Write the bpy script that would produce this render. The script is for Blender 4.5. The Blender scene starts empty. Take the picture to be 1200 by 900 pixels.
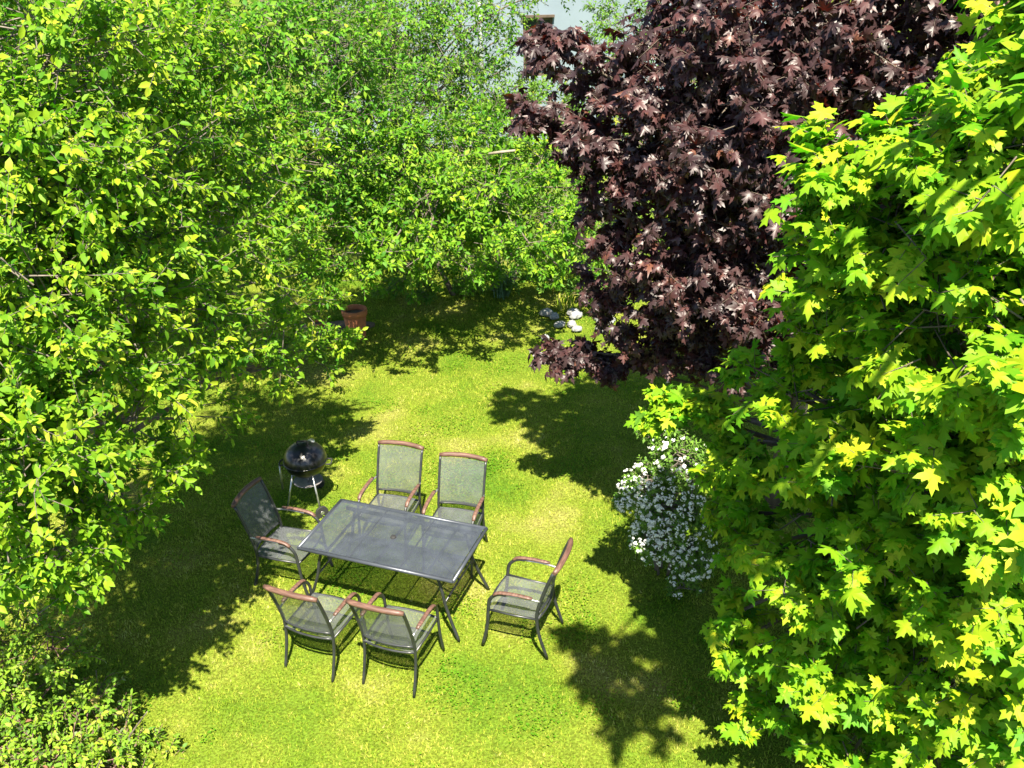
import bpy, bmesh, math
import numpy as np
from mathutils import Vector, Matrix

rng = np.random.default_rng(11)
SC = bpy.context.scene
COL = SC.collection

# ------------------------------------------------------------------ camera, sky, sun, exposure
F_PX, PITCH, CAM_H, ROLL = 1104.1, 0.47140, 6.1595, -0.02327
cam_d = bpy.data.cameras.new('camera'); cam = bpy.data.objects.new('camera', cam_d); COL.objects.link(cam)
cam_d.sensor_width = 36.0; cam_d.lens = 36.0 * F_PX / 1200.0; cam_d.clip_start = 0.05; cam_d.clip_end = 600
cam.matrix_world = (Matrix.Translation((0, 0, CAM_H)) @ Matrix.Rotation(math.pi / 2 - PITCH, 4, 'X')
                    @ Matrix.Rotation(ROLL, 4, 'Z'))
SC.camera = cam
SUN_EL, SHADOW_AZ = math.radians(59.5), math.radians(7.5)   # shadows fall away from the balcony, a little to the left
w = bpy.data.worlds.new('World'); SC.world = w; w.use_nodes = True
wn = w.node_tree.nodes; wl = w.node_tree.links
sky = wn.new('ShaderNodeTexSky'); sky.sky_type = 'NISHITA'; sky.sun_disc = False
sky.sun_elevation = SUN_EL; sky.sun_rotation = math.pi - SHADOW_AZ
sky.air_density = 1.0; sky.dust_density = 0.6
wl.new(sky.outputs[0], wn['Background'].inputs[0]); wn['Background'].inputs[1].default_value = 0.06
sun_d = bpy.data.lights.new('sun', 'SUN'); sun_d.energy = 5.0; sun_d.angle = math.radians(0.5); sun_d.color = (1.0, 0.92, 0.75)
sun = bpy.data.objects.new('sun', sun_d); COL.objects.link(sun)
sdir = Vector((-math.sin(SHADOW_AZ) * math.cos(SUN_EL), math.cos(SHADOW_AZ) * math.cos(SUN_EL), -math.sin(SUN_EL)))
sun.rotation_euler = sdir.to_track_quat('-Z', 'Y').to_euler(); sun.location = (2, -6, 14)
SC.view_settings.view_transform = 'Standard'; SC.view_settings.look = 'None'
SC.view_settings.gamma = 1.0; SC.view_settings.use_curve_mapping = False
SC.view_settings.exposure = 1.98
SC.render.engine = 'CYCLES'
SC.cycles.use_denoising = True
SC.cycles.max_bounces = 10; SC.cycles.transparent_max_bounces = 16

# ------------------------------------------------------------------ helpers
def project(P):
    """photograph pixel (1200 x 900) and depth of points"""
    x, y, z = P[:, 0], P[:, 1], P[:, 2] - CAM_H
    d = y * math.cos(PITCH) - z * math.sin(PITCH); u = y * math.sin(PITCH) + z * math.cos(PITCH)
    d = np.maximum(d, 1e-3); px, py = F_PX * x / d, -F_PX * u / d
    c, s = math.cos(ROLL), math.sin(ROLL)
    return 600 + c * px - s * py, 450 + s * px + c * py, d

def at(px, py, Y):
    """world point seen at a pixel, Y metres away from the balcony"""
    c, s = math.cos(ROLL), math.sin(ROLL)
    a, b = px - 600, py - 450
    X, V = c * a + s * b, -s * a + c * b
    r = np.array([X, F_PX * math.cos(PITCH) - V * math.sin(PITCH), -F_PX * math.sin(PITCH) - V * math.cos(PITCH)])
    return np.array([0, 0, CAM_H]) + r * (Y / r[1])

def nrm(a):
    return a / np.maximum(np.linalg.norm(a, axis=-1, keepdims=True), 1e-9)

def tag(o, label=None, cat=None, group=None, kind=None):
    if label: o['label'] = label
    if cat: o['category'] = cat
    if group: o['group'] = group
    if kind: o['kind'] = kind
    return o

def empty(name, loc=(0, 0, 0), rz=0.0):
    o = bpy.data.objects.new(name, None); COL.objects.link(o)
    o.location = loc; o.rotation_euler = (0, 0, rz); o.empty_display_size = 0.2
    return o

def link(name, mesh, parent=None):
    o = bpy.data.objects.new(name, mesh); COL.objects.link(o)
    if parent is not None: o.parent = parent
    return o

def mesh_np(name, V, F, mat, tint=None, smooth=False):
    """V (n,3); F (m,3) or (m,4) int"""
    me = bpy.data.meshes.new(name)
    V = np.ascontiguousarray(V, np.float32); F = np.ascontiguousarray(F, np.int32)
    k = F.shape[1]
    me.vertices.add(len(V)); me.vertices.foreach_set('co', V.ravel())
    me.loops.add(F.size); me.loops.foreach_set('vertex_index', F.ravel())
    me.polygons.add(len(F)); me.polygons.foreach_set('loop_start', np.arange(0, F.size, k, dtype=np.int32))
    me.polygons.foreach_set('loop_total', np.full(len(F), k, np.int32))
    if smooth: me.polygons.foreach_set('use_smooth', np.ones(len(F), bool))
    if tint is not None:
        a = me.attributes.new('tint', 'FLOAT', 'POINT'); a.data.foreach_set('value', np.ascontiguousarray(tint, np.float32))
    me.update(calc_edges=True); me.materials.append(mat)
    return me

class MB:
    """collects shapes into one mesh"""
    def __init__(s): s.v = []; s.f = []; s.sm = []
    def add(s, v, f, smooth=False):
        b = len(s.v); s.v += [tuple(p) for p in v]; s.f += [tuple(i + b for i in q) for q in f]; s.sm += [smooth] * len(f)
        return s
    def box(s, c, size, rot=None):
        hx, hy, hz = (q / 2 for q in size)
        pts = [Vector((x * hx, y * hy, z * hz)) for x in (-1, 1) for y in (-1, 1) for z in (-1, 1)]
        if rot is not None: pts = [rot @ p for p in pts]
        pts = [p + Vector(c) for p in pts]
        return s.add(pts, [(0, 1, 3, 2), (4, 6, 7, 5), (0, 4, 5, 1), (2, 3, 7, 6), (0, 2, 6, 4), (1, 5, 7, 3)])
    def tube(s, pts, radii, n=8, flat=1.0, up=None):
        """tube along points; flat scales the second cross axis"""
        pts = [Vector(p) for p in pts]
        if not hasattr(radii, '__len__'): radii = [radii] * len(pts)
        v = []; prev = None
        for i, p in enumerate(pts):
            t = (pts[min(i + 1, len(pts) - 1)] - pts[max(i - 1, 0)]).normalized()
            if prev is None:
                a = Vector(up) if up is not None else (Vector((0, 0, 1)) if abs(t.z) < .9 else Vector((1, 0, 0)))
            else: a = prev
            a = (a - t * a.dot(t)).normalized(); prev = a
            b = t.cross(a)
            for k in range(n):
                ang = 2 * math.pi * k / n
                v.append(p + a * math.cos(ang) * radii[i] * flat + b * math.sin(ang) * radii[i])
        f = []
        for i in range(len(pts) - 1):
            for k in range(n):
                k2 = (k + 1) % n
                f.append((i * n + k, i * n + k2, (i + 1) * n + k2, (i + 1) * n + k))
        s.add(v, f, True)
        base = len(s.v) - len(v)
        s.f.append(tuple(base + k for k in reversed(range(n)))); s.sm.append(False)
        s.f.append(tuple(base + (len(pts) - 1) * n + k for k in range(n))); s.sm.append(False)
        return s
    def lathe(s, prof, n=24, c=(0, 0, 0)):
        v = []; f = []
        for (r, z) in prof:
            for k in range(n):
                a = 2 * math.pi * k / n; v.append((c[0] + r * math.cos(a), c[1] + r * math.sin(a), c[2] + z))
        for i in range(len(prof) - 1):
            for k in range(n):
                k2 = (k + 1) % n; f.append((i * n + k, i * n + k2, (i + 1) * n + k2, (i + 1) * n + k))
        return s.add(v, f, True)
    def mesh(s, name, mat):
        me = bpy.data.meshes.new(name); me.from_pydata(s.v, [], s.f)
        me.polygons.foreach_set('use_smooth', s.sm); me.update(); me.materials.append(mat)
        return me
    def build(s, name, mat, parent=None): return link(name, s.mesh(name, mat), parent)

def smooth_path(pts, n=6):
    """Catmull-Rom through points"""
    P = [Vector(p) for p in pts]; P = [P[0] * 2 - P[1]] + P + [P[-1] * 2 - P[-2]]
    out = []
    for i in range(1, len(P) - 2):
        for k in range(n):
            t = k / n; a, b, c, d = P[i - 1], P[i], P[i + 1], P[i + 2]
            out.append(0.5 * ((2 * b) + (c - a) * t + (2 * a - 5 * b + 4 * c - d) * t * t + (3 * b - a - 3 * c + d) * t ** 3))
    out.append(P[-2]); return out

# ------------------------------------------------------------------ materials
def new_mat(name):
    m = bpy.data.materials.new(name); m.use_nodes = True
    nt = m.node_tree
    for n in list(nt.nodes): nt.nodes.remove(n)
    out = nt.nodes.new('ShaderNodeOutputMaterial')
    return m, nt.nodes, nt.links, out

def ramp(N, stops):
    r = N.new('ShaderNodeValToRGB'); e = r.color_ramp.elements
    while len(e) > 1: e.remove(e[-1])
    e[0].position = stops[0][0]; e[0].color = (*stops[0][1], 1)
    for p, c in stops[1:]:
        x = e.new(p); x.color = (*c, 1)
    return r

def leaf_mat(name, stops, back=None, trans=0.35, tmul=(1.0, 1.15, 0.5), rough=0.55, spec=0.2, patch=0.0):
    """thin leaf: reflects on both faces, lets light through; tint is the leaf's own shade"""
    m, N, L, out = new_mat(name)
    a = N.new('ShaderNodeAttribute'); a.attribute_name = 'tint'
    src = a.outputs['Fac']
    if patch:
        g = N.new('ShaderNodeNewGeometry'); nz = N.new('ShaderNodeTexNoise'); nz.inputs['Scale'].default_value = 0.9
        nz.inputs['Detail'].default_value = 4
        L.new(g.outputs['Position'], nz.inputs['Vector'])
        s = N.new('ShaderNodeMath'); s.operation = 'SUBTRACT'; L.new(nz.outputs['Fac'], s.inputs[0]); s.inputs[1].default_value = 0.5
        mu = N.new('ShaderNodeMath'); mu.operation = 'MULTIPLY_ADD'; L.new(s.outputs[0], mu.inputs[0]); mu.inputs[1].default_value = patch
        L.new(src, mu.inputs[2]); src = mu.outputs[0]
    r = ramp(N, stops); L.new(src, r.inputs[0])
    col = r.outputs[0]
    p = N.new('ShaderNodeBsdfPrincipled'); p.inputs['Roughness'].default_value = rough
    p.inputs['Specular IOR Level'].default_value = spec
    if back:
        g2 = N.new('ShaderNodeNewGeometry'); mx = N.new('ShaderNodeMix'); mx.data_type = 'RGBA'
        L.new(g2.outputs['Backfacing'], mx.inputs[0]); L.new(col, mx.inputs[6]); mx.inputs[7].default_value = (*back, 1)
        L.new(mx.outputs[2], p.inputs['Base Color'])
    else: L.new(col, p.inputs['Base Color'])
    t = N.new('ShaderNodeBsdfTranslucent')
    mm = N.new('ShaderNodeMix'); mm.data_type = 'RGBA'; mm.blend_type = 'MULTIPLY'; mm.inputs[0].default_value = 1.0
    L.new(col, mm.inputs[6]); mm.inputs[7].default_value = (*tmul, 1); L.new(mm.outputs[2], t.inputs[0])
    mix = N.new('ShaderNodeMixShader'); mix.inputs[0].default_value = trans
    L.new(p.outputs[0], mix.inputs[1]); L.new(t.outputs[0], mix.inputs[2]); L.new(mix.outputs[0], out.inputs[0])
    return m

def solid_mat(name, stops, scale=8.0, rough=0.6, metal=0.0, spec=0.5, bump=0.0, stretch=(1, 1, 1), coat=0.0):
    """noise-varied surface"""
    m, N, L, out = new_mat(name)
    tc = N.new('ShaderNodeTexCoord'); mp = N.new('ShaderNodeMapping'); mp.inputs['Scale'].default_value = stretch
    L.new(tc.outputs['Object'], mp.inputs[0])
    nz = N.new('ShaderNodeTexNoise'); nz.inputs['Scale'].default_value = scale; nz.inputs['Detail'].default_value = 6
    L.new(mp.outputs[0], nz.inputs['Vector'])
    r = ramp(N, stops); L.new(nz.outputs['Fac'], r.inputs[0])
    p = N.new('ShaderNodeBsdfPrincipled'); L.new(r.outputs[0], p.inputs['Base Color'])
    p.inputs['Roughness'].default_value = rough; p.inputs['Metallic'].default_value = metal
    p.inputs['Specular IOR Level'].default_value = spec; p.inputs['Coat Weight'].default_value = coat
    p.inputs['Coat Roughness'].default_value = 0.06
    if bump:
        b = N.new('ShaderNodeBump'); b.inputs['Strength'].default_value = bump; b.inputs['Distance'].default_value = 0.01
        L.new(nz.outputs['Fac'], b.inputs['Height']); L.new(b.outputs[0], p.inputs['Normal'])
    L.new(p.outputs[0], out.inputs[0])
    return m

def mesh_mat(name, col, pitch=0.004, gap=0.4, rough=0.5, metal=0.0, streak=0.0):
    """fine open weave or perforated sheet: threads with real see-through gaps"""
    m, N, L, out = new_mat(name)
    tc = N.new('ShaderNodeTexCoord'); sp = N.new('ShaderNodeSeparateXYZ'); L.new(tc.outputs['Generated'], sp.inputs[0])
    uvm = N.new('ShaderNodeUVMap'); uvm.uv_map = 'weave'; sp2 = N.new('ShaderNodeSeparateXYZ'); L.new(uvm.outputs[0], sp2.inputs[0])
    def saw(o):
        a = N.new('ShaderNodeMath'); a.operation = 'MULTIPLY'; L.new(o, a.inputs[0]); a.inputs[1].default_value = 1.0 / pitch
        f = N.new('ShaderNodeMath'); f.operation = 'FRACT'; L.new(a.outputs[0], f.inputs[0])
        g = N.new('ShaderNodeMath'); g.operation = 'LESS_THAN'; L.new(f.outputs[0], g.inputs[0]); g.inputs[1].default_value = math.sqrt(gap)
        return g.outputs[0]
    h = N.new('ShaderNodeMath'); h.operation = 'MULTIPLY'; L.new(saw(sp2.outputs[0]), h.inputs[0]); L.new(saw(sp2.outputs[1]), h.inputs[1])
    nz = N.new('ShaderNodeTexNoise'); nz.inputs['Scale'].default_value = 7; L.new(tc.outputs['Object'], nz.inputs['Vector'])
    r = ramp(N, [(0.3, tuple(c * 0.8 for c in col)), (0.7, tuple(c * 1.2 for c in col))]); L.new(nz.outputs['Fac'], r.inputs[0])
    p = N.new('ShaderNodeBsdfPrincipled'); L.new(r.outputs[0], p.inputs['Base Color'])
    p.inputs['Roughness'].default_value = rough; p.inputs['Metallic'].default_value = metal
    tr = N.new('ShaderNodeBsdfTransparent'); mx = N.new('ShaderNodeMixShader')
    L.new(h.outputs[0], mx.inputs[0]); L.new(p.outputs[0], mx.inputs[1]); L.new(tr.outputs[0], mx.inputs[2]); L.new(mx.outputs[0], out.inputs[0])
    return m

M = {}
M['plum_leaf'] = leaf_mat('plum_leaf', [(0, (.05, .16, .009)), (.45, (.155, .29, .012)), (.8, (.30, .40, .02)), (1, (.40, .40, .04))], tmul=(.5, 1.1, .4), trans=.40, back=(.20, .28, .03))
M['tall_leaf'] = leaf_mat('tall_leaf', [(0, (.04, .15, .010)), (.5, (.105, .26, .014)), (1, (.26, .37, .025))], tmul=(.5, 1.1, .4), trans=.36, back=(.15, .24, .03))
M['lilac_leaf'] = leaf_mat('lilac_leaf', [(0, (.045, .16, .010)), (.5, (.135, .28, .013)), (1, (.31, .40, .022))], tmul=(.5, 1.1, .4), trans=.38, back=(.15, .25, .03))
M['pale_leaf'] = leaf_mat('pale_leaf', [(0, (.10, .20, .03)), (.6, (.22, .32, .05)), (1, (.38, .38, .06))], trans=.4)
M['far_leaf'] = leaf_mat('far_leaf', [(0, (.05, .14, .015)), (1, (.16, .29, .03))], trans=.35)
M['maple_leaf'] = leaf_mat('maple_leaf', [(0, (.075, .24, .008)), (.5, (.225, .37, .012)), (1, (.44, .46, .018))], trans=.40, tmul=(.32, 1.1, .3), back=(.12, .27, .03), rough=.55)
M['purple_leaf'] = leaf_mat('purple_leaf', [(0, (.020, .012, .013)), (.5, (.046, .023, .024)), (.85, (.076, .030, .029)), (1, (.125, .05, .03))], trans=.2, tmul=(2.6, .5, .25), back=(.035, .022, .026), rough=.44, spec=.45)
M['bramble_leaf'] = leaf_mat('bramble_leaf', [(0, (.07, .17, .015)), (.6, (.18, .30, .02)), (.88, (.32, .38, .04)), (1, (.24, .12, .08))], trans=.3, back=(.2, .25, .12))
M['spirea_leaf'] = leaf_mat('spirea_leaf', [(0, (.06, .15, .02)), (1, (.17, .30, .04))], trans=.3)
M['petal'] = leaf_mat('petal', [(0, (.80, .80, .78)), (1, (.88, .88, .85))], trans=.25, tmul=(1, 1, 1), rough=.7)
M['grass'] = leaf_mat('grass', [(0, (.075, .19, .007)), (.4, (.225, .29, .022)), (.7, (.375, .365, .060)), (1, (.52, .45, .19))], trans=.35, tmul=(.4, 1.1, .35), rough=.7, spec=.1, patch=1.3)
M['iris'] = leaf_mat('iris', [(0, (.07, .15, .08)), (1, (.14, .24, .14))], trans=.25)
M['bark'] = solid_mat('bark', [(.3, (.05, .038, .028)), (.7, (.16, .13, .10))], 14, .9, bump=.6, stretch=(1, 1, .25))
M['twig'] = solid_mat('twig', [(.3, (.07, .052, .04)), (.7, (.18, .155, .13))], 20, .8)
M['red_twig'] = solid_mat('red_twig', [(.3, (.09, .045, .035)), (.7, (.22, .13, .11))], 20, .7)
M['steel'] = solid_mat('steel', [(.3, (.014, .016, .018)), (.7, (.026, .028, .030))], 12, .38, .0, .6)
M['table_steel'] = solid_mat('table_steel', [(.3, (.045, .052, .066)), (.7, (.068, .076, .096))], 6, .35, .3)
M['chrome'] = solid_mat('chrome', [(.3, (.35, .35, .34)), (.7, (.55, .55, .54))], 10, .32, .85)
M['wood'] = solid_mat('wood', [(.25, (.05, .026, .019)), (.5, (.098, .050, .037)), (.75, (.17, .095, .07))], 9, .5, stretch=(1, 6, 6))
M['enamel'] = solid_mat('enamel', [(.3, (.004, .004, .005)), (.7, (.008, .008, .010))], 5, .3, .0, .5, coat=.1)
M['rubber'] = solid_mat('rubber', [(.3, (.010, .010, .011)), (.7, (.02, .02, .02))], 20, .8)
M['ash'] = solid_mat('ash', [(.3, (.16, .15, .15)), (.7, (.34, .31, .30))], 12, .5, .5)
M['terracotta'] = solid_mat('terracotta', [(.25, (.26, .085, .035)), (.6, (.42, .14, .055)), (.85, (.50, .26, .16))], 11, .85, bump=.15)
M['stone'] = solid_mat('stone', [(.25, (.13, .135, .135)), (.75, (.30, .30, .30))], 9, .9, bump=.5)
M['soil'] = solid_mat('soil', [(.3, (.045, .032, .022)), (.7, (.12, .085, .06))], 16, .95, bump=.8)
M['render_wall'] = solid_mat('render_wall', [(.35, (.15, .195, .235)), (.65, (.175, .225, .265))], 1.2, .9)
M['trim'] = solid_mat('trim', [(.3, (.06, .042, .03)), (.7, (.10, .07, .05))], 8, .6)
M['roof_tile'] = solid_mat('roof_tile', [(.3, (.20, .07, .045)), (.7, (.32, .12, .07))], 8, .8)
M['pale_wood'] = solid_mat('pale_wood', [(.3, (.15, .125, .09)), (.7, (.28, .25, .19))], 12, .7)
M['zinc'] = solid_mat('zinc', [(.3, (.30, .33, .35)), (.7, (.42, .45, .47))], 6, .5, .3)
M['sling'] = mesh_mat('sling', (.085, .092, .10), .0045, .38, .6)
M['tabletop'] = mesh_mat('tabletop', (.055, .064, .084), .006, .19, .45, .2)

def glass_mat():
    m, N, L, out = new_mat('window_glass')
    p = N.new('ShaderNodeBsdfPrincipled'); p.inputs['Base Color'].default_value = (.03, .04, .045, 1); p.inputs['Roughness'].default_value = .05
    L.new(p.outputs[0], out.inputs[0]); return m
M['glass'] = glass_mat()

def ground_mat():
    m, N, L, out = new_mat('lawn_ground')
    g = N.new('ShaderNodeNewGeometry')
    n1 = N.new('ShaderNodeTexNoise'); n1.inputs['Scale'].default_value = .9; n1.inputs['Detail'].default_value = 5
    n2 = N.new('ShaderNodeTexNoise'); n2.inputs['Scale'].default_value = 45; n2.inputs['Detail'].default_value = 3
    for n in (n1, n2): L.new(g.outputs['Position'], n.inputs['Vector'])
    r1 = ramp(N, [(.3, (.075, .155, .010)), (.55, (.15, .20, .02)), (.75, (.25, .235, .07))]); L.new(n1.outputs['Fac'], r1.inputs[0])
    r2 = ramp(N, [(.35, (.35, .3, .25)), (.65, (1, 1, 1))]); L.new(n2.outputs['Fac'], r2.inputs[0])
    mx = N.new('ShaderNodeMix'); mx.data_type = 'RGBA'; mx.blend_type = 'MULTIPLY'; mx.inputs[0].default_value = .8
    L.new(r1.outputs[0], mx.inputs[6]); L.new(r2.outputs[0], mx.inputs[7])
    p = N.new('ShaderNodeBsdfPrincipled'); p.inputs['Roughness'].default_value = .95; p.inputs['Specular IOR Level'].default_value = .1
    L.new(mx.outputs[2], p.inputs['Base Color'])
    b = N.new('ShaderNodeBump'); b.inputs['Strength'].default_value = .8; b.inputs['Distance'].default_value = .02
    L.new(n2.outputs['Fac'], b.inputs['Height']); L.new(b.outputs[0], p.inputs['Normal']); L.new(p.outputs[0], out.inputs[0])
    return m
M['ground'] = ground_mat()

# ------------------------------------------------------------------ ground, grass
gb = MB(); n = 30
xs = np.concatenate([np.linspace(-300, -14, 6), np.linspace(-12, 12, 60), np.linspace(14, 300, 6)])
ys = np.concatenate([np.linspace(-300, -4, 6), np.linspace(-2, 32, 80), np.linspace(34, 300, 6)])
def hgt(x, y):
    inside = np.clip((14 - np.abs(x)) / 4, 0, 1) * np.clip((34 - y) / 4, 0, 1) * np.clip((y + 4) / 3, 0, 1)
    return inside * .018 * (np.sin(x * 1.3 + .7 * y) + np.sin(.8 * y - x * .5) + .5 * np.sin(2.7 * x + 1.9 * y))
X, Yg = np.meshgrid(xs, ys); V = np.stack([X, Yg, hgt(X, Yg)], -1).reshape(-1, 3)
ii = (np.arange(len(ys) - 1)[:, None] * len(xs) + np.arange(len(xs) - 1)).ravel()
tag(link('ground', mesh_np('ground', V, np.stack([ii, ii + 1, ii + 1 + len(xs), ii + len(xs)], 1), M['ground'], smooth=True)),
    'sunlit patchy yellow-green garden ground under the lawn', 'ground', kind='structure')

def grass_field(nb):
    x = rng.uniform(-7, 4.6, nb); y = 4.2 + 12.8 * rng.uniform(0, 1, nb) ** 1.15
    px, py, d = project(np.stack([x, y, np.zeros(nb)], 1))
    keep = (px > -260) & (px < 1320) & (py < 1050)
    x, y = x[keep], y[keep]; nb = len(x)
    cl = np.sin(x * 5.1 + 2 * np.sin(y * 3)) * np.sin(y * 4.3 + x) * .5 + .5
    def cellhash(c, k):
        q = np.sin(np.floor(x / c + .7 * np.sin(y / c * .9)) * 12.9898 + np.floor(y / c + .7 * np.sin(x / c * 1.1)) * 78.233 + k) * 43758.5453
        return q - np.floor(q)
    tuft = cellhash(.05, 1.0); tuft2 = cellhash(.13, 2.0); dry = cellhash(.028, 3.0) > .93
    h = rng.uniform(.016, .038, nb) * (.5 + .5 * cl + .7 * tuft); wd = rng.uniform(.004, .0085, nb)
    az = rng.uniform(0, 2 * np.pi, nb); lean = rng.uniform(.15, 1.1, nb); la = rng.uniform(0, 2 * np.pi, nb)
    b = np.stack([x, y, hgt(x, y) - .004], 1)
    s = np.stack([np.cos(az), np.sin(az), np.zeros(nb)], 1) * wd[:, None]
    t = np.stack([np.cos(la) * np.sin(lean), np.sin(la) * np.sin(lean), np.cos(lean)], 1) * h[:, None]
    V = np.stack([b - s, b + s, b + t], 1).reshape(-1, 3)
    F = np.arange(3 * nb).reshape(-1, 3)
    tint = np.repeat(np.clip(rng.normal(.45, .10, nb) + .24 * (tuft - .5) + .20 * (tuft2 - .5) + .16 * dry, 0, 1), 3)
    return V, F, tint
V, F, T = grass_field(520000)
tag(link('lawn_grass', mesh_np('lawn_grass', V, F, M['grass'], T)), 'short mown yellow-green grass covering the garden lawn', 'grass', kind='stuff')

# clover and plantain patches in the lawn
def clover(nc):
    cx = rng.uniform(-6, 4, 160); cy = rng.uniform(4.6, 16, 160); cr = rng.uniform(.06, .35, 160)
    k = rng.choice(160, nc, p=cr ** 2 / (cr ** 2).sum()); a = rng.uniform(0, 6.28, nc); r = cr[k] * np.sqrt(rng.uniform(0, 1, nc)) * rng.uniform(.6, 1.3, nc)
    x, y = cx[k] + r * np.cos(a), cy[k] + r * np.sin(a); z = hgt(x, y) + rng.uniform(.012, .04, nc); c = np.stack([x, y, z], 1)
    nn = nrm(np.stack([rng.normal(0, .35, nc), rng.normal(0, .35, nc), np.ones(nc)], 1)); th = rng.uniform(0, 6.28, nc)
    e1 = nrm(np.cross(nn, np.stack([np.cos(th), np.sin(th), np.zeros(nc)], 1))); e2 = np.cross(nn, e1); q = rng.uniform(.006, .014, nc)[:, None]
    V = np.stack([c + e1 * q, c + e2 * q, c - e1 * q, c - e2 * q], 1).reshape(-1, 3)
    return V, np.arange(4 * nc).reshape(-1, 4), np.repeat(np.clip(rng.normal(.12, .12, nc), 0, 1), 4)
V, F, T = clover(22000)
tag(link('lawn_clover', mesh_np('lawn_clover', V, F, M['grass'], T)), 'darker green clover patches growing among the lawn grass', 'clover', kind='stuff')

# ------------------------------------------------------------------ leaf shapes
def leaf_oval(curl=.18, fold=.12, wid=.46):
    o = [(0, 0), (.34, .28), (.5, .30), (.36, .72), (0, 1.0)]
    V = [(0, 0, 0), (-.42, .28, 0), (-.40, .66, 0), (0, 1, 0), (.40, .66, 0), (.42, .28, 0), (0, .30, 0), (0, .66, 0)]
    V = np.array(V); V[:, 0] *= wid / .84
    V[:, 2] = fold * np.abs(V[:, 0]) * 2 - curl * V[:, 1] ** 2
    F = [(0, 6, 1), (0, 5, 6), (6, 7, 2), (6, 2, 1), (6, 5, 4), (6, 4, 7), (7, 3, 2), (7, 4, 3)]
    return V, np.array(F)

def leaf_kite(curl=.15, fold=.15, wid=.5):
    V = np.array([(0, 0, 0), (-.5, .45, 0), (0, 1, 0), (.5, .45, 0), (0, .45, 0)], float); V[:, 0] *= wid
    V[:, 2] = fold * np.abs(V[:, 0]) * 2 - curl * V[:, 1] ** 2
    return V, np.array([(0, 4, 1), (4, 2, 1), (0, 3, 4), (4, 3, 2)])

def leaf_maple(droop=.35, fold=.1, slim=1.0, seed=0):
    r = np.random.default_rng(seed)
    half = [(.14, -.05), (.42, -.08), (.30, .08), (.34, .16), (.52, .20), (.72, .43), (.46, .42), (.44, .54), (.20, .46), (.17, .60), (.27, .80), (.12, .80)]
    pts = [(0, .02)] + half + [(0, 1.08)] + [(-x, y) for x, y in reversed(half)]
    P = np.array(pts) + r.normal(0, .015, (len(pts), 2)); P[:, 0] *= slim
    c = np.array([[0, .30]]); P = np.concatenate([P, c])
    d = P - c; rr = (d ** 2).sum(1)
    z = -droop * rr - fold * np.abs(P[:, 0]) + .05 * np.sin(5 * P[:, 0] + r.uniform(0, 6)) * np.sqrt(rr)
    V = np.concatenate([P, z[:, None]], 1); V[:, 1] -= -0.0
    n = len(pts); F = np.array([(n, k, (k + 1) % n) for k in range(n)])
    return V, F

VT = {27: np.array([.10] + [.0, -.10, .02, .0, -.03, -.12, .02, .0, .06, .03, -.06, .02, -.12, .02, -.06, .03, .06, .0, .02, -.12, -.03, .0, .02, -.10, .0][:25] + [.16])}   # paler heart, darker tips
# ------------------------------------------------------------------ foliage generator
def rand_dirs(n, zmin=-1.0):
    z = rng.uniform(zmin, 1, n); a = rng.uniform(0, 2 * np.pi, n); s = np.sqrt(1 - z * z)
    return np.stack([s * np.cos(a), s * np.sin(a), z], 1)

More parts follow.
